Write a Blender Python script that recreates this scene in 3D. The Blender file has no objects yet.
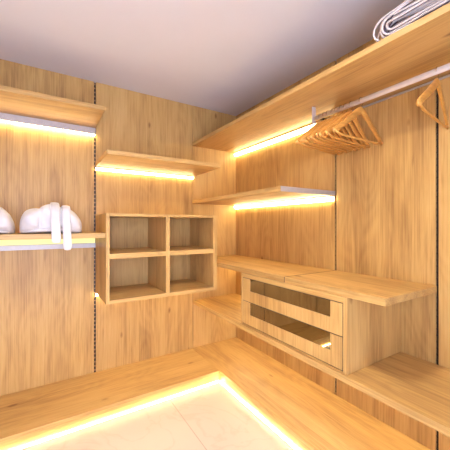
import bpy, bmesh, math, random
from mathutils import Vector, Matrix
random.seed(7)
S = bpy.context.scene
COL = S.collection
PI = math.pi

# ------------------------------------------------------------------ materials
def new_mat(name):
    m = bpy.data.materials.new(name); m.use_nodes = True
    nt = m.node_tree; b = nt.nodes['Principled BSDF']
    return m, nt, b

def N(nt, kind, **kw):
    n = nt.nodes.new(kind)
    for k, v in kw.items(): setattr(n, k, v)
    return n

def math_node(nt, op, a, b=None, clamp=False):
    n = N(nt, 'ShaderNodeMath', operation=op); n.use_clamp = clamp
    for i, x in enumerate((a, b)):
        if x is None: continue
        if isinstance(x, (int, float)): n.inputs[i].default_value = x
        else: nt.links.new(x, n.inputs[i])
    return n.outputs[0]

def wood(name, axis, light, mid, dark, seed, rough=0.42):
    """oak veneer whose grain runs along the given axis of the object"""
    m, nt, b = new_mat(name)
    L = nt.links.new
    tc = N(nt, 'ShaderNodeTexCoord')
    oi = N(nt, 'ShaderNodeObjectInfo')
    off = N(nt, 'ShaderNodeVectorMath', operation='ADD')
    sc = N(nt, 'ShaderNodeVectorMath', operation='SCALE')
    comb = N(nt, 'ShaderNodeCombineXYZ')
    rr = math_node(nt, 'MULTIPLY', oi.outputs['Random'], 7.3)
    for i in range(3): L(rr, comb.inputs[i])
    L(tc.outputs['Object'], off.inputs[0]); L(comb.outputs[0], off.inputs[1])
    # per-board offset plus fixed seed
    off2 = N(nt, 'ShaderNodeVectorMath', operation='ADD')
    L(off.outputs[0], off2.inputs[0]); off2.inputs[1].default_value = (seed * 1.7, seed * 2.3, seed * 0.9)
    def stretched(along, across):
        mp = N(nt, 'ShaderNodeMapping')
        s = [across] * 3; s['XYZ'.index(axis)] = along
        mp.inputs['Scale'].default_value = s
        L(off2.outputs[0], mp.inputs['Vector']); return mp.outputs[0]
    # slow bend of the grain lines
    broad = N(nt, 'ShaderNodeTexNoise'); broad.inputs['Scale'].default_value = 1.0
    broad.inputs['Detail'].default_value = 5; broad.inputs['Roughness'].default_value = .6
    broad.inputs['Distortion'].default_value = .6
    L(stretched(1.1, 9.0), broad.inputs['Vector'])
    fib = N(nt, 'ShaderNodeTexNoise'); fib.inputs['Scale'].default_value = 1.0
    fib.inputs['Detail'].default_value = 3; fib.inputs['Roughness'].default_value = .65
    L(stretched(2.6, 130.0), fib.inputs['Vector'])
    ring = N(nt, 'ShaderNodeTexNoise'); ring.inputs['Scale'].default_value = 1.0
    ring.inputs['Detail'].default_value = 1.0; ring.inputs['Distortion'].default_value = .3
    L(stretched(.9, 4.0), ring.inputs['Vector'])
    rw = math_node(nt, 'MULTIPLY', ring.outputs['Fac'], 95.0)
    rs = math_node(nt, 'SINE', rw)
    ring01 = math_node(nt, 'MULTIPLY_ADD', rs, .5); ring01.node.inputs[2].default_value = .5
    # dark flecks stretched with the grain
    fleck = N(nt, 'ShaderNodeTexNoise'); fleck.inputs['Scale'].default_value = 1.0
    fleck.inputs['Detail'].default_value = 2; L(stretched(3.2, 34.0), fleck.inputs['Vector'])
    flm = N(nt, 'ShaderNodeMapRange'); L(fleck.outputs['Fac'], flm.inputs[0])
    for i, v in zip((1, 2, 3, 4), (.66, .78, 0, 1)): flm.inputs[i].default_value = v
    # sparse knots
    vor = N(nt, 'ShaderNodeTexVoronoi'); vor.inputs['Scale'].default_value = 1.0
    wv = N(nt, 'ShaderNodeVectorMath', operation='MULTIPLY_ADD')
    L(broad.outputs['Color'], wv.inputs[0]); wv.inputs[1].default_value = (.12, .12, .12); L(stretched(2.2, 5.0), wv.inputs[2])
    L(wv.outputs[0], vor.inputs['Vector'])
    kn = N(nt, 'ShaderNodeMapRange'); L(vor.outputs['Distance'], kn.inputs[0])
    for i, v in zip((1, 2, 3, 4), (.015, .085, 1, 0)): kn.inputs[i].default_value = v
    # staves about 12 cm wide, each a touch lighter or darker
    sep = N(nt, 'ShaderNodeSeparateXYZ'); L(off2.outputs[0], sep.inputs[0])
    others = [i for i in range(3) if 'XYZ'[i] != axis]
    sx = math_node(nt, 'FLOOR', math_node(nt, 'MULTIPLY', math_node(nt, 'ADD', sep.outputs[others[0]], sep.outputs[others[1]]), 8.0))
    wn = N(nt, 'ShaderNodeTexWhiteNoise', noise_dimensions='1D'); L(sx, wn.inputs['W'])
    t = math_node(nt, 'MULTIPLY_ADD', broad.outputs['Fac'], .88); t.node.inputs[2].default_value = -.06
    t = math_node(nt, 'ADD', t, math_node(nt, 'MULTIPLY', fib.outputs['Fac'], .75))
    t = math_node(nt, 'ADD', t, math_node(nt, 'MULTIPLY', ring01, .06))
    t = math_node(nt, 'ADD', t, math_node(nt, 'MULTIPLY', wn.outputs['Value'], .14))
    t = math_node(nt, 'SUBTRACT', t, .30)
    t = math_node(nt, 'ADD', t, math_node(nt, 'MULTIPLY', flm.outputs[0], .18))
    t = math_node(nt, 'ADD', t, math_node(nt, 'MULTIPLY', kn.outputs[0], .55), clamp=True)
    cr = N(nt, 'ShaderNodeValToRGB'); L(t, cr.inputs[0])
    e = cr.color_ramp.elements
    e[0].position = .12; e[0].color = (*light, 1)
    e[1].position = 1.0; e[1].color = (*dark, 1)
    k = cr.color_ramp.elements.new(.52); k.color = (*mid, 1)
    L(cr.outputs[0], b.inputs['Base Color'])
    b.inputs['Roughness'].default_value = rough
    b.inputs['Specular IOR Level'].default_value = .35
    bp = N(nt, 'ShaderNodeBump'); bp.inputs['Strength'].default_value = .08; bp.inputs['Distance'].default_value = .002
    L(fib.outputs['Fac'], bp.inputs['Height']); L(bp.outputs[0], b.inputs['Normal'])
    return m

OAK = dict(light=(.67, .455, .185), mid=(.56, .35, .122), dark=(.24, .115, .036))
WZ = wood('oak_vertical', 'Z', seed=1, **OAK)
WX = wood('oak_along_x', 'X', seed=2, **OAK)
WY = wood('oak_along_y', 'Y', seed=3, **OAK)

def plain(name, col, rough=.5, metal=0, spec=.5, noise=None, bump=None):
    m, nt, b = new_mat(name)
    b.inputs['Base Color'].default_value = (*col, 1)
    b.inputs['Roughness'].default_value = rough
    b.inputs['Metallic'].default_value = metal
    b.inputs['Specular IOR Level'].default_value = spec
    tc = N(nt, 'ShaderNodeTexCoord')
    if noise:
        n = N(nt, 'ShaderNodeTexNoise'); n.inputs['Scale'].default_value = noise[0]; n.inputs['Detail'].default_value = 4
        nt.links.new(tc.outputs['Object'], n.inputs['Vector'])
        cr = N(nt, 'ShaderNodeValToRGB'); nt.links.new(n.outputs['Fac'], cr.inputs[0])
        lo = tuple(c * (1 - noise[1]) for c in col); hi = tuple(min(1, c * (1 + noise[1])) for c in col)
        cr.color_ramp.elements[0].position = .3; cr.color_ramp.elements[0].color = (*lo, 1)
        cr.color_ramp.elements[1].position = .7; cr.color_ramp.elements[1].color = (*hi, 1)
        nt.links.new(cr.outputs[0], b.inputs['Base Color'])
    if bump:
        n = N(nt, 'ShaderNodeTexNoise'); n.inputs['Scale'].default_value = bump[0]; n.inputs['Detail'].default_value = 3
        nt.links.new(tc.outputs['Object'], n.inputs['Vector'])
        bp = N(nt, 'ShaderNodeBump'); bp.inputs['Strength'].default_value = bump[1]; bp.inputs['Distance'].default_value = bump[2]
        nt.links.new(n.outputs['Fac'], bp.inputs['Height']); nt.links.new(bp.outputs[0], b.inputs['Normal'])
    return m

PAINT = plain('ceiling_paint', (.71, .725, .80), .9, spec=.1, noise=(3, .015))
WALLPAINT = plain('wall_paint', (.72, .70, .69), .9, spec=.1, noise=(4, .02))
ALU = plain('brushed_aluminium', (.50, .475, .47), .5, metal=.5, noise=(40, .05))
PALE = plain('pale_painted_rail', (.74, .70, .68), .35, metal=.25, noise=(30, .03))
STEEL = plain('steel_wire', (.62, .60, .57), .25, metal=1, noise=(30, .05))
DARKM = plain('dark_metal', (.035, .03, .028), .4, metal=.5, noise=(30, .1))
BACK = plain('dark_backing', (.03, .017, .012), .8, noise=(20, .1))
BRIDGE = plain('bronze_upright', (.36, .22, .12), .5, metal=.2, noise=(30, .08))
HANG = wood('hanger_wood', 'X', (.74, .40, .10), (.62, .30, .065), (.38, .16, .035), 5, .3)
TERRY = plain('white_terry', (.69, .67, .685), .95, spec=.1, noise=(25, .04), bump=(260, .6, .004))
CORD = plain('white_cord', (.76, .70, .69), .6, noise=(30, .07), bump=(300, .3, .002))
GAPSHADE = plain('coil_gap_shade', (.10, .07, .085), .7, noise=(30, .1))
GAPFILL = plain('dark_gap_fill', (.05, .035, .025), .6, noise=(30, .1))  # near-black gap filler; around the drawers it paints the shade

def emitter(name, col, st):
    m, nt, b = new_mat(name)
    b.inputs['Base Color'].default_value = (.35, .33, .28, 1)
    b.inputs['Emission Color'].default_value = (*col, 1)
    b.inputs['Emission Strength'].default_value = st
    return m
WARM = (1.0, .775, .38)
LED_WALL = emitter('led_diffuser_wall', WARM, 13)
LED_TOP = emitter('led_diffuser_top', WARM, 26)
LED_SOFT = emitter('led_diffuser_soft', (1, .86, .22), .55)
LED_LOW = emitter('led_diffuser_low', WARM, 13)
LED_FOOT = emitter('led_diffuser_foot', (1.0, .83, .50), 17)
LED_FLOOR = emitter('led_diffuser_floor', (1.0, .83, .48), 40)
LAMP = emitter('ceiling_lamp_diffuser', (1.0, .86, .66), 240)

def glass():
    m, nt, b = new_mat('smoked_glass'); L = nt.links.new
    out = nt.nodes['Material Output']
    tr = N(nt, 'ShaderNodeBsdfTransparent'); tr.inputs[0].default_value = (.90, .82, .62, 1)
    gl = N(nt, 'ShaderNodeBsdfGlossy'); gl.inputs['Roughness'].default_value = .02; gl.inputs[0].default_value = (1, .90, .70, 1)
    lw = N(nt, 'ShaderNodeFresnel'); lw.inputs[0].default_value = 3.6
    mx = N(nt, 'ShaderNodeMixShader')
    n = N(nt, 'ShaderNodeTexNoise'); n.inputs['Scale'].default_value = 7
    f = math_node(nt, 'MULTIPLY_ADD', n.outputs['Fac'], .04)
    L(lw.outputs[0], f.node.inputs[2])
    L(f, mx.inputs[0]); L(tr.outputs[0], mx.inputs[1]); L(gl.outputs[0], mx.inputs[2])
    L(mx.outputs[0], out.inputs['Surface'])
    return m
GLASS = glass()

def tile():
    m, nt, b = new_mat('cream_tile'); L = nt.links.new
    tc = N(nt, 'ShaderNodeTexCoord')
    sep = N(nt, 'ShaderNodeSeparateXYZ'); L(tc.outputs['Object'], sep.inputs[0])
    def line(o, off, pitch, w):
        a = math_node(nt, 'ADD', o, off)
        a = math_node(nt, 'MULTIPLY', a, 1 / pitch)
        a = math_node(nt, 'FRACT', a)
        a = math_node(nt, 'ABSOLUTE', math_node(nt, 'SUBTRACT', a, .5))
        return math_node(nt, 'GREATER_THAN', a, .5 - w / pitch)
    gx = line(sep.outputs[0], 0.98 + 9.0, .9, .0022)
    gy = line(sep.outputs[1], 0.52 + 12.0, 1.2, .0022)
    g = math_node(nt, 'MAXIMUM', gx, gy)
    n = N(nt, 'ShaderNodeTexNoise'); n.inputs['Scale'].default_value = 2.2; n.inputs['Detail'].default_value = 7
    n.inputs['Distortion'].default_value = 1.6
    L(tc.outputs['Object'], n.inputs['Vector'])
    v = math_node(nt, 'ABSOLUTE', math_node(nt, 'SUBTRACT', n.outputs['Fac'], .5))
    mr = N(nt, 'ShaderNodeMapRange'); L(v, mr.inputs[0])
    for i, q in zip((1, 2, 3, 4), (0, .03, 1, 0)): mr.inputs[i].default_value = q
    mx = N(nt, 'ShaderNodeMixRGB'); L(math_node(nt, 'MULTIPLY', mr.outputs[0], .35), mx.inputs[0])
    mx.inputs[1].default_value = (.70, .61, .52, 1); mx.inputs[2].default_value = (.58, .47, .37, 1)
    m2 = N(nt, 'ShaderNodeMixRGB'); L(g, m2.inputs[0]); L(mx.outputs[0], m2.inputs[1]); m2.inputs[2].default_value = (.46, .38, .30, 1)
    L(m2.outputs[0], b.inputs['Base Color']); b.inputs['Roughness'].default_value = .3
    b.inputs['Specular IOR Level'].default_value = .4
    return m
TILE = tile()

# ------------------------------------------------------------------ mesh helpers
class MB:
    def __init__(s): s.v = []; s.f = []; s.mi = []; s.sm = False
    def box(s, x0, x1, y0, y1, z0, z1, mi=0):
        x0, x1 = sorted((x0, x1)); y0, y1 = sorted((y0, y1)); z0, z1 = sorted((z0, z1))
        o = len(s.v)
        s.v += [(x, y, z) for z in (z0, z1) for y in (y0, y1) for x in (x0, x1)]
        for q in ((0, 2, 3, 1), (4, 5, 7, 6), (0, 1, 5, 4), (2, 6, 7, 3), (0, 4, 6, 2), (1, 3, 7, 5)):
            s.f.append([o + i for i in q]); s.mi.append(mi)
        return s
    def prism(s, prof, a0, a1, axis, mi=0):
        """profile of 2-D points extruded along axis ('X': points are (y,z); 'Y': (x,z))"""
        o = len(s.v); n = len(prof)
        for a in (a0, a1):
            for p, q in prof: s.v.append((a, p, q) if axis == 'X' else (p, a, q))
        for i in range(n):
            j = (i + 1) % n; s.f.append([o + i, o + j, o + n + j, o + n + i]); s.mi.append(mi)
        s.f.append([o + i for i in range(n)][::-1]); s.mi.append(mi)
        s.f.append([o + n + i for i in range(n)]); s.mi.append(mi)
        return s
    def tube(s, pts, r, k=8, closed=False, flat=None, caps=True, mi=0):
        """sweep an ellipse (or a given radius per point) along points"""
        pts = [Vector(p) for p in pts]; n = len(pts); o = len(s.v)
        up = None
        for i, p in enumerate(pts):
            if closed: t = pts[(i + 1) % n] - pts[i - 1]
            else: t = pts[min(i + 1, n - 1)] - pts[max(i - 1, 0)]
            t.normalize()
            if up is None:
                up = Vector((0, 1, 0)) if abs(t.y) < .9 else Vector((0, 0, 1))
            a = up - t * up.dot(t); a.normalize(); up = a; b = t.cross(a)
            ri = r[i] if isinstance(r, (list, tuple)) else r
            ra, rb = (ri if isinstance(ri, tuple) else (ri, ri))
            for j in range(k):
                w = 2 * PI * j / k
                s.v.append(tuple(p + a * math.cos(w) * ra + b * math.sin(w) * rb))
        m = n if closed else n - 1
        for i in range(m):
            i2 = (i + 1) % n
            for j in range(k):
                j2 = (j + 1) % k
                s.f.append([o + i * k + j, o + i * k + j2, o + i2 * k + j2, o + i2 * k + j]); s.mi.append(mi)
        if not closed and caps:
            s.f.append([o + j for j in range(k)][::-1]); s.mi.append(mi)
            s.f.append([o + (n - 1) * k + j for j in range(k)]); s.mi.append(mi)
        s.sm = True
        return s
    def build(s, name, mats, parent=None, bevel=0, loc=(0, 0, 0)):
        me = bpy.data.meshes.new(name); me.from_pydata(s.v, [], s.f)
        for m in (mats if isinstance(mats, (list, tuple)) else [mats]): me.materials.append(m)
        for p, i in zip(me.polygons, s.mi): p.material_index = i; p.use_smooth = s.sm
        bm = bmesh.new(); bm.from_mesh(me); bmesh.ops.recalc_face_normals(bm, faces=bm.faces); bm.to_mesh(me); bm.free()
        o = bpy.data.objects.new(name, me); COL.objects.link(o); o.location = loc
        if parent: o.parent = parent
        if bevel:
            b = o.modifiers.new('Bevel', 'BEVEL'); b.width = bevel; b.segments = 2; b.limit_method = 'ANGLE'
        return o

def tag(o, label=None, cat=None, group=None, kind=None):
    for k, v in (('label', label), ('category', cat), ('group', group), ('kind', kind)):
        if v: o[k] = v
    return o
def thing(name, label, cat, loc=(0, 0, 0), rz=0, group=None):
    o = bpy.data.objects.new(name, None); COL.objects.link(o)
    o.location = loc; o.rotation_euler = (0, 0, rz); o.empty_display_size = .05
    return tag(o, label, cat, group)
def board(name, x0, x1, y0, y1, z0, z1, mat, parent=None, bevel=.0015):
    """a board whose own origin is its lowest centre"""
    cx, cy = (x0 + x1) / 2, (y0 + y1) / 2
    if parent is not None: px, py, pz = parent.location
    else: px = py = pz = 0
    m = MB().box(x0 - cx, x1 - cx, y0 - cy, y1 - cy, 0, z1 - z0)
    return m.build(name, mat, parent, bevel, (cx - px, cy - py, z0 - pz))

# ------------------------------------------------------------------ the room
HC = 2.505                      # ceiling height
XL, YF = -3.05, -3.45           # left wall, wall behind the camera
GA = -1.42                      # slotted upright on the back wall
GB1, GB2, GB3 = -1.271, -1.908, -2.545   # on the right wall
BT = .09                        # platform top
BD = .53                        # platform depth

o = MB().box(XL - .1, .12, YF - .1, .12, -.08, 0).build('floor', TILE); tag(o, kind='structure')
o = MB().box(XL - .1, .12, YF - .1, .12, HC, HC + .1).build('ceiling', PAINT); tag(o, kind='structure')

wb = MB().box(XL, .118, .019, .118, 0, HC).build('wall_back', BACK); tag(wb, kind='structure')
for a, b in ((XL, -2.327), (-2.317, GA - .0075), (GA + .0075, -.5215), (-.5180, 0)):
    board('panel', a, b, 0, .018, 0, HC, WZ, wb, .001)
wr = MB().box(.019, .118, YF, .018, 0, HC).build('wall_right', BACK); tag(wr, kind='structure')
for a, b in ((-1.264, 0), (GB2 + .007, GB1 - .007), (GB3 + .007, GB2 - .007), (YF, GB3 - .007)):
    board('panel', 0, .018, a, b, 0, HC, WZ, wr, .001)
o = MB().box(XL - .1, XL, YF, .118, 0, HC).build('wall_left', WZ); tag(o, kind='structure')
# wall behind the photographer with a tall doorway to a day-lit room
m = MB(); D0, D1, DH = -2.65, -1.35, 2.2
m.box(XL - .1, D0, YF - .1, YF, 0, HC); m.box(D1, .118, YF - .1, YF, 0, HC); m.box(D0, D1, YF - .1, YF, DH, HC)
o = m.build('wall_front', WALLPAINT); tag(o, kind='structure')
m = MB(); m.box(D0, D0 + .04, YF - .1, YF + .015, 0, DH); m.box(D1 - .04, D1, YF - .1, YF + .015, 0, DH); m.box(D0, D1, YF - .1, YF + .015, DH - .04, DH)
o = m.build('trim_1', WALLPAINT); tag(o, kind='structure')

# slotted uprights let into the joints of the panels
def upright(p, axis, label, bridge=.0015):
    m = MB(); z = BT + .012; pitch = .034
    loc = (p, 0, 0) if axis == 'X' else (0, p, 0)
    hw = .0058
    def bx(d0, d1, z0, z1, mi):
        if axis == 'X': m.box(-hw, hw, d0, d1, z0, z1, mi)
        else: m.box(d0, d1, -hw, hw, z0, z1, mi)
    bx(.011, .0175, z, HC - .004, 1)
    while z < HC - .02:
        bx(bridge, .0105, z, z + .0095, 0 if bridge < .005 else 1); z += pitch
    o = m.build('slotted_upright', [BRIDGE, DARKM], None, 0, loc)
    tag(o, label, 'upright', 'slotted uprights between the wall panels')
upright(GA, 'X', 'slotted metal upright in the left wall beside the pigeonhole unit')
upright(GB1, 'Y', 'slotted upright in the right wall at the bunched hangers', .008)
upright(GB2, 'Y', 'slotted upright in the right wall at the free end of the worktop', .008)

# ------------------------------------------------------------------ platform round the floor with light at its foot
pl = thing('platform_bench', 'low oak platform along the left wall below the pigeonhole unit', 'platform', ((XL - BD) / 2, -BD / 2, 0))
board('top', XL + .002, -BD - .001, -BD, -.001, BT - .022, BT, WX, pl)
board('front_panel', XL + .002, -BD - .001, -BD + .001, -BD + .019, .001, BT - .0225, WX, pl, .0005)
pl = thing('platform_bench', 'low oak platform along the right wall under the drawers', 'platform', (-BD / 2, YF / 2, 0))
board('top', -BD, -.001, YF + .002, -.001, BT - .022, BT, WY, pl)
board('front_panel', -BD + .001, -BD + .019, YF + .002, -BD, .001, BT - .0225, WY, pl, .0005)

def floor_led(axis, a0, a1, label):
    e = -BD
    t = thing('led_strip', label, 'light strip', ((a0 + a1) / 2, e - .01, 0) if axis == 'X' else (e - .01, (a0 + a1) / 2, 0), 0, 'light strips at the platform foot')
    h = (a1 - a0) / 2
    base = [(.0095, .0005), (.0095, .0030), (-.0085, .0030), (-.0085, .0005)]
    dif = [(.0048 + .004 * math.cos(a), .0032 + .006 * math.sin(a)) for a in [PI * q / 10 for q in range(11)]]
    MB().prism(base, -h, h, axis).build('profile', ALU, t)
    MB().prism(dif, -h, h, axis).build('diffuser', LED_FLOOR, t)
floor_led('X', XL + .01, -BD - .012, 'glowing light strip on the floor along the left platform')
floor_led('Y', YF + .01, -BD - .012, 'glowing light strip on the floor along the right platform')

# ------------------------------------------------------------------ shelf boards
TH = .034
def shelf(name, label, x0, x1, y0, y1, ztop, mat, th=TH, group='oak shelf boards', cat='shelf'):
    o = board(name, x0, x1, y0, y1, ztop - th, ztop, mat)
    return tag(o, label, cat, group)
XR = -2.31
shelf('wall_shelf', 'high oak shelf at upper left above a grey lit rail', XR, GA, -.455, -.0015, 2.143, WX, .030)
shelf('wall_shelf', 'oak shelf carrying the two white bathrobes', XR, GA, -.47, -.0015, 1.258, WX)
shelf('wall_shelf', 'short oak shelf lit from below above the pigeonhole unit', GA, -.519, -.53, -.0015, 1.826, WX, .030)
shelf('wall_shelf', 'long top oak shelf on the right wall above the hanging rail', -.53, -.0015, YF + .05, -.0015, 2.130, WY, .030)
sm = shelf('wall_shelf', 'short oak shelf with a grey metal end in the right corner', -.53, -.0015, GB1 + .004, -.0015, 1.558, WY, .032)
c = MB().box(-.5305 + .2658, .2643 - .0015, -.0035, 0, -.0005, .0325).build('end_cap', ALU, sm, .0005, (0, (GB1 + .004 + .0015) / 2 - .0005 - .0, 0))
c['label'] = 'grey metal end cap'
wt = shelf('worktop', 'oak worktop board in the corner above the drawers', -.503, -.0015, GB1 + .0033, -.0015, .987, WY, .036, 'oak worktop boards', 'worktop')
c = MB().box(-.249, .249, -.0031, .0031, .001, .0362).build('joint_strip', GAPFILL, wt, 0, (0, GB1 - (GB1 + .0033 - .0015) / 2, 0))
c['label'] = 'dark strip in the joint of the worktop'
shelf('worktop', 'oak worktop board jutting out past the drawer unit', -.503, -.0015, GB2, GB1 - .0033, .987, WY, .036, 'oak worktop boards', 'worktop')
shelf('wall_shelf', 'low oak shelf under the drawer unit on the right wall', -.525, -.0015, YF + .05, -.0015, .566, WY)

# ------------------------------------------------------------------ lit rails fixed to the walls
def rail(axis, a0, a1, z0, z1, d, led, label, led_mat, lo=None, mat=ALU):
    """profile against the wall; led = list of (depth0, depth1, z0, z1) boxes of diffuser"""
    mid = (a0 + a1) / 2; h = (a1 - a0) / 2
    t = thing('led_rail', label, 'light rail', (mid, 0, z0) if axis == 'X' else (0, mid, z0), 0, 'light rails under the shelves')
    def bx(m, d0, d1, q0, q1, e=0):
        if axis == 'X': m.box(-h + e, h - e, -d1, -d0, q0 - z0, q1 - z0)
        else: m.box(-d1, -d0, -h + e, h - e, q0 - z0, q1 - z0)
        return m
    m = MB()
    for q in (lo or [(.001, d, z0, z1)]): bx(m, *q)
    m.build('profile', mat, t, .0005)
    for q in led:
        if len(q) == 4: bx(MB(), *q, e=.002).build('diffuser', led_mat, t)
        else:
            zb, zt = q
            MB().prism([(-.0285, zt - z0), (-.0225, zb - z0 + .006), (-.004, zb - z0), (-.004, zt - z0)], -h + .002, h - .002, axis).build('diffuser', led_mat, t)
    return t
# upper left: grey front, light out of its underside
rail('X', XR, GA - .001, 2.060, 2.112, .03, [(.004, .024, 2.054, 2.0595)], 'grey metal light rail under the high shelf at upper left', LED_TOP)
# robes shelf: light slot above a grey lip
rail('X', XR, GA - .001, 1.130, 1.223, .03, [(.0185, .024, 1.1675, 1.2225)], 'grey light rail under the shelf of the bathrobes', LED_SOFT,
     [(.001, .018, 1.130, 1.223), (.0185, .032, 1.130, 1.165)])
rail('X', GA + .002, -.521, 1.7885, 1.7955, .029, [(1.7695, 1.7883)], 'light rail under the short shelf above the pigeonhole unit', LED_WALL)
rail('Y', GB1 + .008, -.003, 2.0885, 2.0955, .029, [(2.0600, 2.0883)], 'lit rail under the long top shelf in the right corner', LED_WALL)
rail('Y', GB1 + .008, -.003, 1.5185, 1.5255, .029, [(1.4880, 1.5183)], 'light rail under the short shelf with the metal end', LED_WALL)
rail('Y', -.80, -.003, 0.9435, 0.9505, .029, [(0.9180, 0.9433)], 'light rail under the worktop in the corner', LED_LOW)
rail('X', GA + .002, -.521, 0.7495, 0.7565, .029, [(0.7220, 0.7493)], 'light rail under the pigeonhole unit', LED_LOW)
rail('Y', GB3, -.003, .5245, .5315, .029, [(.508, .5243)], 'light rail hidden under the low shelf beneath the drawers', LED_FOOT)
t = tag(MB().box(-.010, -.001, GB3, GB1 - .01, 2.084, 2.0945).build('wall_rail', ALU, None, .001), 'thin pale unlit rail under the top shelf behind the hangers', 'rail')

# ------------------------------------------------------------------ pigeonhole unit
PX0, PX1, PY, PZ0, PZ1 = GA + .003, -.521, -.472, .757, 1.396
pu = thing('pigeonhole_unit', 'oak wall unit of four open pigeonholes below the short lit shelf', 'shelf unit', ((PX0 + PX1) / 2, PY / 2, PZ0))
ft = .036
yb = -.0015
board('side_panel', PX0, PX0 + .024, PY, yb, PZ0, PZ1, WZ, pu)
board('side_panel', PX1 - ft, PX1, PY, yb, PZ0, PZ1, WZ, pu)
board('top_panel', PX0 + .0243, PX1 - ft - .0003, PY, yb, PZ1 - .020, PZ1, WX, pu)
board('bottom_panel', PX0 + .0243, PX1 - ft - .0003, PY, yb, PZ0, PZ0 + .028, WX, pu)
board('back_panel', PX0 + .0243, PX1 - ft - .0003, -.014, yb, PZ0 + .0283, PZ1 - .0203, WZ, pu)
MX = -.9645
board('divider', MX - .016, MX + .016, PY + .001, -.0143, PZ0 + .0283, PZ1 - .0203, WZ, pu)
zs = 1.075
board('shelf', PX0 + .0243, MX - .0163, PY + .001, -.0143, zs, zs + .036, WX, pu)
board('shelf', MX + .0163, PX1 - ft - .0003, PY + .001, -.0143, zs, zs + .036, WX, pu)

# ------------------------------------------------------------------ drawer unit with smoked glass
UX, UY0, UY1, UZ0, UZ1 = -.512, -1.722, -.815, .567, .9505
du = thing('drawer_unit', 'oak unit of two drawers with smoked glass fronts', 'drawer unit', (UX / 2, (UY0 + UY1) / 2, UZ0))
board('side_panel', UX, -.0015, UY0, UY0 + .022, UZ0, UZ1, WZ, du)
board('side_panel', UX, -.0015, UY1 - .018, UY1, UZ0, UZ1, WZ, du)
board('top_panel', UX, -.0015, UY0 + .0223, UY1 - .0183, .9215, UZ1, WY, du, .0005)
board('bottom_panel', UX, -.0015, UY0 + .0223, UY1 - .0183, UZ0, UZ0 + .008, WY, du, .0005)
board('back_panel', -.012, -.0015, UY0 + .0223, UY1 - .0183, UZ0 + .0083, .9213, WZ, du, .0005)
dy0, dy1 = UY0 + .0275, UY1 - .0235       # drawer front ends
dyc = (dy0 + dy1) / 2
def drawer(z0, z1, gz, label):
    ox, oy, oz = UX / 2, (UY0 + UY1) / 2, UZ0
    h = (dy1 - dy0) / 2
    m = MB(); T = .020
    m.box(0, T, -h, h, 0, gz - z0)                                # rail below the glass
    m.box(0, T, -h, -h + .072, gz - z0, z1 - z0)                  # stiles
    m.box(0, T, h - .088, h, gz - z0, z1 - z0)
    # drawer box behind the front
    m.box(T, .44, -h + .012, -h + .026, .012, z1 - z0 - .03); m.box(T, .44, h - .026, h - .012, .012, z1 - z0 - .03)
    m.box(T, .44, -h + .026, h - .026, .012, .022); m.box(.426, .44, -h + .026, h - .026, .022, z1 - z0 - .03)
    d = m.build('drawer', WZ, du, .0008, (UX + .0005 - ox, dyc - oy, z0 - oz))
    d['label'] = label
    g = MB().box(.004, .009, -h + .0725, h - .0885, gz - z0 + .0005, z1 - z0 - .0005).build('glass_pane', GLASS, d)
    g['label'] = 'smoked glass window'
drawer(.7505, .9165, .830, 'upper drawer')
drawer(.5795, .7450, .656, 'lower drawer')

m = MB(); ox, oy, oz = UX / 2, (UY0 + UY1) / 2, UZ0  # near-black strips set into the drawer gaps as painted shade
for ya, yb_, za, zb in ((UY0 + .0225, UY1 - .0185, .9167, .9213), (UY0 + .0225, UY1 - .0185, .7452, .7503), (UY0 + .0225, UY1 - .0185, .5752, .5793),
                        (UY0 + .0225, dy0 - .0003, .5795, .9165), (dy1 + .0003, UY1 - .0185, .5795, .9165)):
    m.box(UX + .004 - ox, UX + .016 - ox, ya - oy, yb_ - oy, za - oz, zb - oz)
g = m.build('drawer_gap_shade', GAPFILL, du); g['label'] = 'dark strips painted as shade in the drawer gaps'
# ------------------------------------------------------------------ hanging rail
RX, RZ = -.26, 2.020
def oval(a, b, k=20): return [(a * math.cos(2 * PI * i / k), b * math.sin(2 * PI * i / k)) for i in range(k)]
hr = thing('hanging_rail', 'pale oval hanging rail under the long top shelf', 'hanging rail', (RX, GB1 - .03, RZ))
m = MB().prism(oval(.0075, .0155), -1.27, -.001, 'Y'); r = m.build('rod', PALE, hr)
for p in r.data.polygons: p.use_smooth = len(p.vertices) == 4
m = MB().box(-.017, .017, 0, .006, -.030, .0795); m.build('end_plate', PALE, hr, .001)
m = MB().tube([(.018, .006, .018), (.06, .008, .020), (.225, .016, .030), (.2575, .018, .030)], .0085, 10); m.build('support_arm', DARKM, hr)

# ------------------------------------------------------------------ coat hangers
def make_hanger(label, group):
    t = thing('coat_hanger', label, 'coat hanger', (0, 0, 0), 0, group)
    # local origin: centre of the rail
    def arm(sgn):
        P = []
        n = 13
        for i in range(n):
            u = i / (n - 1)
            x = sgn * .230 * u
            z = -.064 - .144 * (u ** 1.35) - .010 * math.sin(PI * u) + (.012 * (1 - u) ** 3)
            P.append((x, .010 * u * u * 1.2, z))
        return P
    L_ = arm(-1)[::-1] + arm(1)[1:]
    n = len(L_); R_ = []
    for i in range(n):
        u = abs(i - (n - 1) / 2) / ((n - 1) / 2)
        w = .022 - .005 * u
        if u > .93: w *= .75
        R_.append((.0078 - .001 * u, w))
    m = MB().tube(L_, R_, 10); m.build('shoulder', HANG, t)
    m = MB().tube([(-.217, .009, -.203), (-.17, .009, -.216), (.17, .009, -.216), (.217, .009, -.203)], .0062, 8); m.build('trouser_bar', HANG, t)
    P = [(0, 0, -.060), (0, 0, -.036), (.004, 0, -.027), (.012, 0, -.022), (.0175, 0, -.012), (.0185, 0, 0)]
    for i in range(1, 10):
        w = PI * i / 10; P.append((.0185 * math.cos(w), 0, .0005 + .0172 * math.sin(w)))
    P += [(-.0185, 0, -.002), (-.018, 0, -.010)]
    m = MB().tube(P, .0017, 6); m.build('hook', STEEL, t)
    return t
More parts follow.
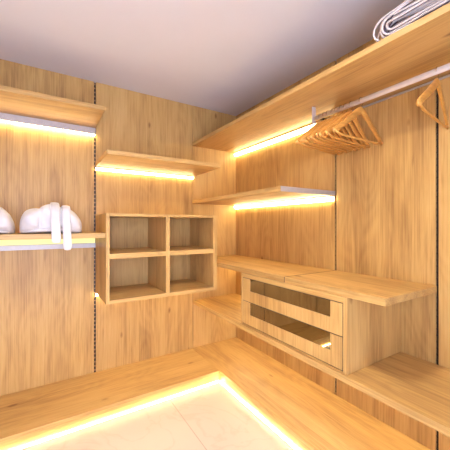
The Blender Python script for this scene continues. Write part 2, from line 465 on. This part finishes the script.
def copy_tree(src):
    c = src.copy(); COL.objects.link(c)
    for ch in src.children:
        d = ch.copy(); COL.objects.link(d); d.parent = c
    return c
BG = 'wooden hangers bunched at the end of the rail'
ys = [-1.352, -1.383, -1.412, -1.445, -1.474, -1.507, -1.537, -1.572, -1.636]
rz = [5, 6.5, 3.5, 6, 2.5, 5, 2, 4, 0]
lab = ['wooden coat hanger nearest the end plate of the rail, leftmost of the bunch',
       'wooden coat hanger second from the end plate in the bunch',
       'wooden coat hanger third from the end plate in the bunch',
       'wooden coat hanger fourth from the end plate in the bunch',
       'wooden coat hanger fifth from the end plate in the bunch',
       'wooden coat hanger fourth from the open side of the bunch',
       'wooden coat hanger third from the open side of the bunch',
       'wooden coat hanger next to the outermost one on the open side of the bunch',
       'wooden coat hanger outermost on the open right side of the bunch']
h0 = make_hanger(lab[0], BG)
for i, (y, a) in enumerate(zip(ys, rz)):
    h = h0 if i == 0 else copy_tree(h0)
    h['label'] = lab[i]
    h.location = (RX, y, RZ); h.rotation_euler = (0, 0, math.radians(a))
h = copy_tree(h0); h.location = (RX, -2.012, RZ); h.rotation_euler = (0, 0, math.radians(8))
h['label'] = 'single wooden coat hanger hanging alone at the right edge'; del h['group']

# ------------------------------------------------------------------ folded bathrobes
def interp(tbl, x):
    if x <= tbl[0][0]: return tbl[0][1]
    for (a, p), (b, q) in zip(tbl, tbl[1:]):
        if x <= b: return p + (q - p) * (x - a) / (b - a)
    return tbl[-1][1]
def robe(cx, cy, z, label, heights, belts, seed):
    rnd = random.Random(seed)
    ph = [rnd.uniform(0, 6) for _ in range(6)]
    t = thing('bathrobe', label, 'bathrobe', (cx, cy, z), 0, 'folded bathrobes on the left shelf')
    W, DY = .182, .15
    m = MB(); nx, nk = 49, 40
    def surf(u, w, grow=0):
        e = max(0.0, 1 - abs(u) ** 7.0) ** .5         # rounded ends
        hgt = interp(heights, u) * (.42 + .58 * e)
        dep = DY * (.35 + .65 * e)
        c, s_ = math.cos(w), math.sin(w)
        pw = .62
        yy = dep * math.copysign(abs(c) ** pw, c)
        zz = hgt * (.5 + .5 * math.copysign(abs(s_) ** .72, s_))
        k = 1 if s_ > -.4 else 0
        fold = .009 * math.sin(9 * u + ph[0] + 2.2 * math.sin(w * 2 + ph[1])) + .004 * math.sin(3 * w + 5 * u + ph[2])
        crease = -.018 * math.exp(-((u + .38 - .02 * math.sin(3 * w)) / .018) ** 2)
        roll = -.016 * math.exp(-((w % (2 * PI) - 3.75) / .10) ** 2)
        g = 1 + (fold + crease + roll + grow) / .13 * k
        return (u * W * (1 + .0 * k), yy * g, max(0.001, (zz - .5 * hgt) * g + .5 * hgt))
    for i in range(nx):
        u = -1 + 2 * i / (nx - 1); u = math.sin(u * PI / 2) * .35 + u * .65
        for j in range(nk): m.v.append(surf(u, 2 * PI * j / nk))
    for i in range(nx - 1):
        for j in range(nk):
            j2 = (j + 1) % nk
            m.f.append([i * nk + j, i * nk + j2, (i + 1) * nk + j2, (i + 1) * nk + j]); m.mi.append(0)
    m.f.append(list(range(nk))); m.mi.append(0)
    m.f.append([(nx - 1) * nk + j for j in range(nk)]); m.mi.append(0)
    m.sm = True
    o = m.build('folded_cloth', TERRY, t)
    s = o.modifiers.new('Sub', 'SUBSURF'); s.levels = s.render_levels = 1
    # rolled shawl collar edge lying over the top
    P = []; 
    for i in range(22):
        u = -.93 + 1.86 * i / 21
        x, y, zz = surf(u, PI + .95 - .25 * math.cos(u * 1.6))
        P.append((x, y - .002, zz))
    MB().tube(P, [.006 + .009 * math.sin(PI * min(1, max(0, i / 21))) for i in range(22)], 8).build('collar_edge', TERRY, t)
    # belt ends thrown over the roll, hanging in front of the shelf
    for (u, wd, zlow, th0, lean, w0) in belts:
        pts = []
        for i in range(10):
            w = PI * (w0 + (1.02 - w0) * i / 9)               # over the top to the front
            x, y, zz = surf(u, w, .010)
            pts.append(Vector((x, y - .004 if i > 5 else y, zz + .003)))
        last = pts[-1]
        fy = -.47 - cy - .014
        n = 9
        z_edge = .012
        for i in range(1, n + 1):
            q = i / n
            yy = last.y + (min(fy, last.y) - last.y) * min(1, q * 2.2)
            pts.append(Vector((last.x + lean * q, yy, last.z + (zlow - last.z) * q)))
        R_ = [(wd / 2, th0)] * len(pts)
        # sweep a flattened section whose width runs along X
        mm = MB(); k = 12
        for i, p in enumerate(pts):
            tdir = (pts[min(i + 1, len(pts) - 1)] - pts[max(i - 1, 0)]).normalized()
            nrm = Vector((1, 0, 0)).cross(tdir).normalized()
            sc = 1 if i < len(pts) - 1 else .8
            for j in range(k):
                a = 2 * PI * j / k
                ca, sa = math.cos(a), math.sin(a)
                mm.v.append(tuple(p + Vector((1, 0, 0)) * math.copysign(abs(ca) ** .6, ca) * wd / 2 * sc + nrm * sa * th0))
        for i in range(len(pts) - 1):
            for j in range(k):
                j2 = (j + 1) % k
                mm.f.append([i * k + j, i * k + j2, (i + 1) * k + j2, (i + 1) * k + j]); mm.mi.append(0)
        mm.f.append(list(range(k))); mm.mi.append(0)
        mm.f.append([(len(pts) - 1) * k + j for j in range(k)]); mm.mi.append(0)
        mm.sm = True
        o = mm.build('belt', TERRY, t)
        s = o.modifiers.new('Sub', 'SUBSURF'); s.levels = s.render_levels = 1
HT = [(-1, .13), (-.85, .155), (-.5, .172), (-.25, .185), (-.05, .192), (.2, .188), (.5, .170), (.8, .145), (1, .11)]
robe(-1.735, -.285, 1.2585, 'white folded bathrobe with its belt ends hanging over the shelf edge', HT,
     [(.08, .054, -.062, .009, .006, .22), (.43, .050, -.110, .009, .004, .30)], 3)
robe(-2.125, -.285, 1.2585, 'white folded bathrobe cut off at the left edge', [(-1, .12), (-.4, .18), (.2, .185), (.6, .165), (.85, .14), (1, .09)],
     [], 8)

# ------------------------------------------------------------------ cord coil on the top shelf
rnd = random.Random(11)
m = MB()
cz0 = 2.1305; yl, yr = -1.875, -2.72
for i in range(12):
    lay = i % 5; col = i // 5
    x = -.505 + .034 * col + rnd.uniform(-.006, .006)
    half = .012 + .0122 * lay + rnd.uniform(-.004, .004)           # nested loops
    zc = cz0 + .054 + rnd.uniform(-.003, .003)
    r = .0048
    yo = rnd.uniform(-.012, .02) - (4 - lay) * .012
    P = []; n = 26
    f1, f2 = rnd.uniform(0, 6), rnd.uniform(0, 6)
    y0, y1 = yl + yo, yr - yo
    for k in range(n):                                            # top run
        q = k / (n - 1)
        P.append((y0 - half + (y1 + half - y0 + half) * q, half, q))
    for k in range(1, 8):
        a = PI / 2 - PI * k / 8; P.append((y1 + half - half * 1.25 * math.cos(a), half * math.sin(a), 1))
    for k in range(n):
        q = 1 - k / (n - 1)
        P.append((y0 - half + (y1 + half - y0 + half) * q, -half, q))
    for k in range(1, 8):
        a = -PI / 2 + PI * k / 8; P.append((y0 - half + half * 1.25 * math.cos(a), half * math.sin(a), 0))
    Q = []
    for (y, dz, q) in P:
        wob = .010 * math.sin(q * 17 + f1) + .006 * math.sin(q * 31 + f2)
        zz = zc + dz * (1 + .18 * math.sin(q * 9 + f2)) + wob * .6
        Q.append((x + wob * .7 + .012 * (dz / half) * (1 if col % 2 else -1), y, max(cz0 + r + .0008, zz)))
    m.tube(Q, r, 6, closed=True)
    if i % 5 < 4: m.tube([(q[0] + .012, q[1] - .006, max(cz0 + .0055, q[2] + (.005 if k_ < 34 else -.004))) for k_, q in enumerate(Q)], .0042, 6, closed=True, mi=1)  # dark inner strands added as painted shade between the white loops
o = m.build('cord_coil', [CORD, GAPSHADE])
tag(o, 'bundle of white cord coiled in long loops on the top right shelf', 'cord')

# ------------------------------------------------------------------ lamp in the ceiling, out of the frame
LX, LY = -1.22, -1.80
lt = thing('ceiling_light', 'square surface mounted ceiling light in the middle of the room', 'ceiling light', (LX, LY, HC - .10))
fr = MB()
for a in ((-.085, .085, -.085, -.075), (-.085, .085, .075, .085), (-.085, -.075, -.075, .075), (.075, .085, -.075, .075)): fr.box(*a, 0, .099)
fr.build('housing', ALU, lt, .001)
MB().box(-.0745, .0745, -.0745, .0745, .045, .06).build('diffuser', LAMP, lt)

# daylight from the room beyond the doorway
W = bpy.data.worlds.new('daylight'); S.world = W; W.use_nodes = True
bg = W.node_tree.nodes['Background']; bg.inputs[0].default_value = (.62, .72, 1.0, 1); bg.inputs[1].default_value = 7
ld = bpy.data.lights.new('doorway_portal', 'AREA'); ld.shape = 'RECTANGLE'; ld.size = D1 - D0; ld.size_y = DH
ld.cycles.is_portal = True
lo = bpy.data.objects.new('doorway_portal', ld); COL.objects.link(lo)
lo.location = ((D0 + D1) / 2, YF - .05, DH / 2); lo.rotation_euler = (math.radians(90), 0, 0)

# ------------------------------------------------------------------ camera
cd = bpy.data.cameras.new('camera'); cam = bpy.data.objects.new('camera', cd); COL.objects.link(cam)
cd.sensor_width = 36; cd.lens = 290 / 450 * 36; cd.clip_start = .02
cam.location = (-1.793, -2.617, 1.314); cam.rotation_euler = (math.radians(90), 0, math.radians(-32.25))
S.camera = cam
S.view_settings.view_transform = 'Standard'; S.view_settings.look = 'None'
S.view_settings.exposure = .90; S.view_settings.gamma = 1
S.cycles.max_bounces = 12; S.cycles.diffuse_bounces = 8
S.cycles.use_denoising = True
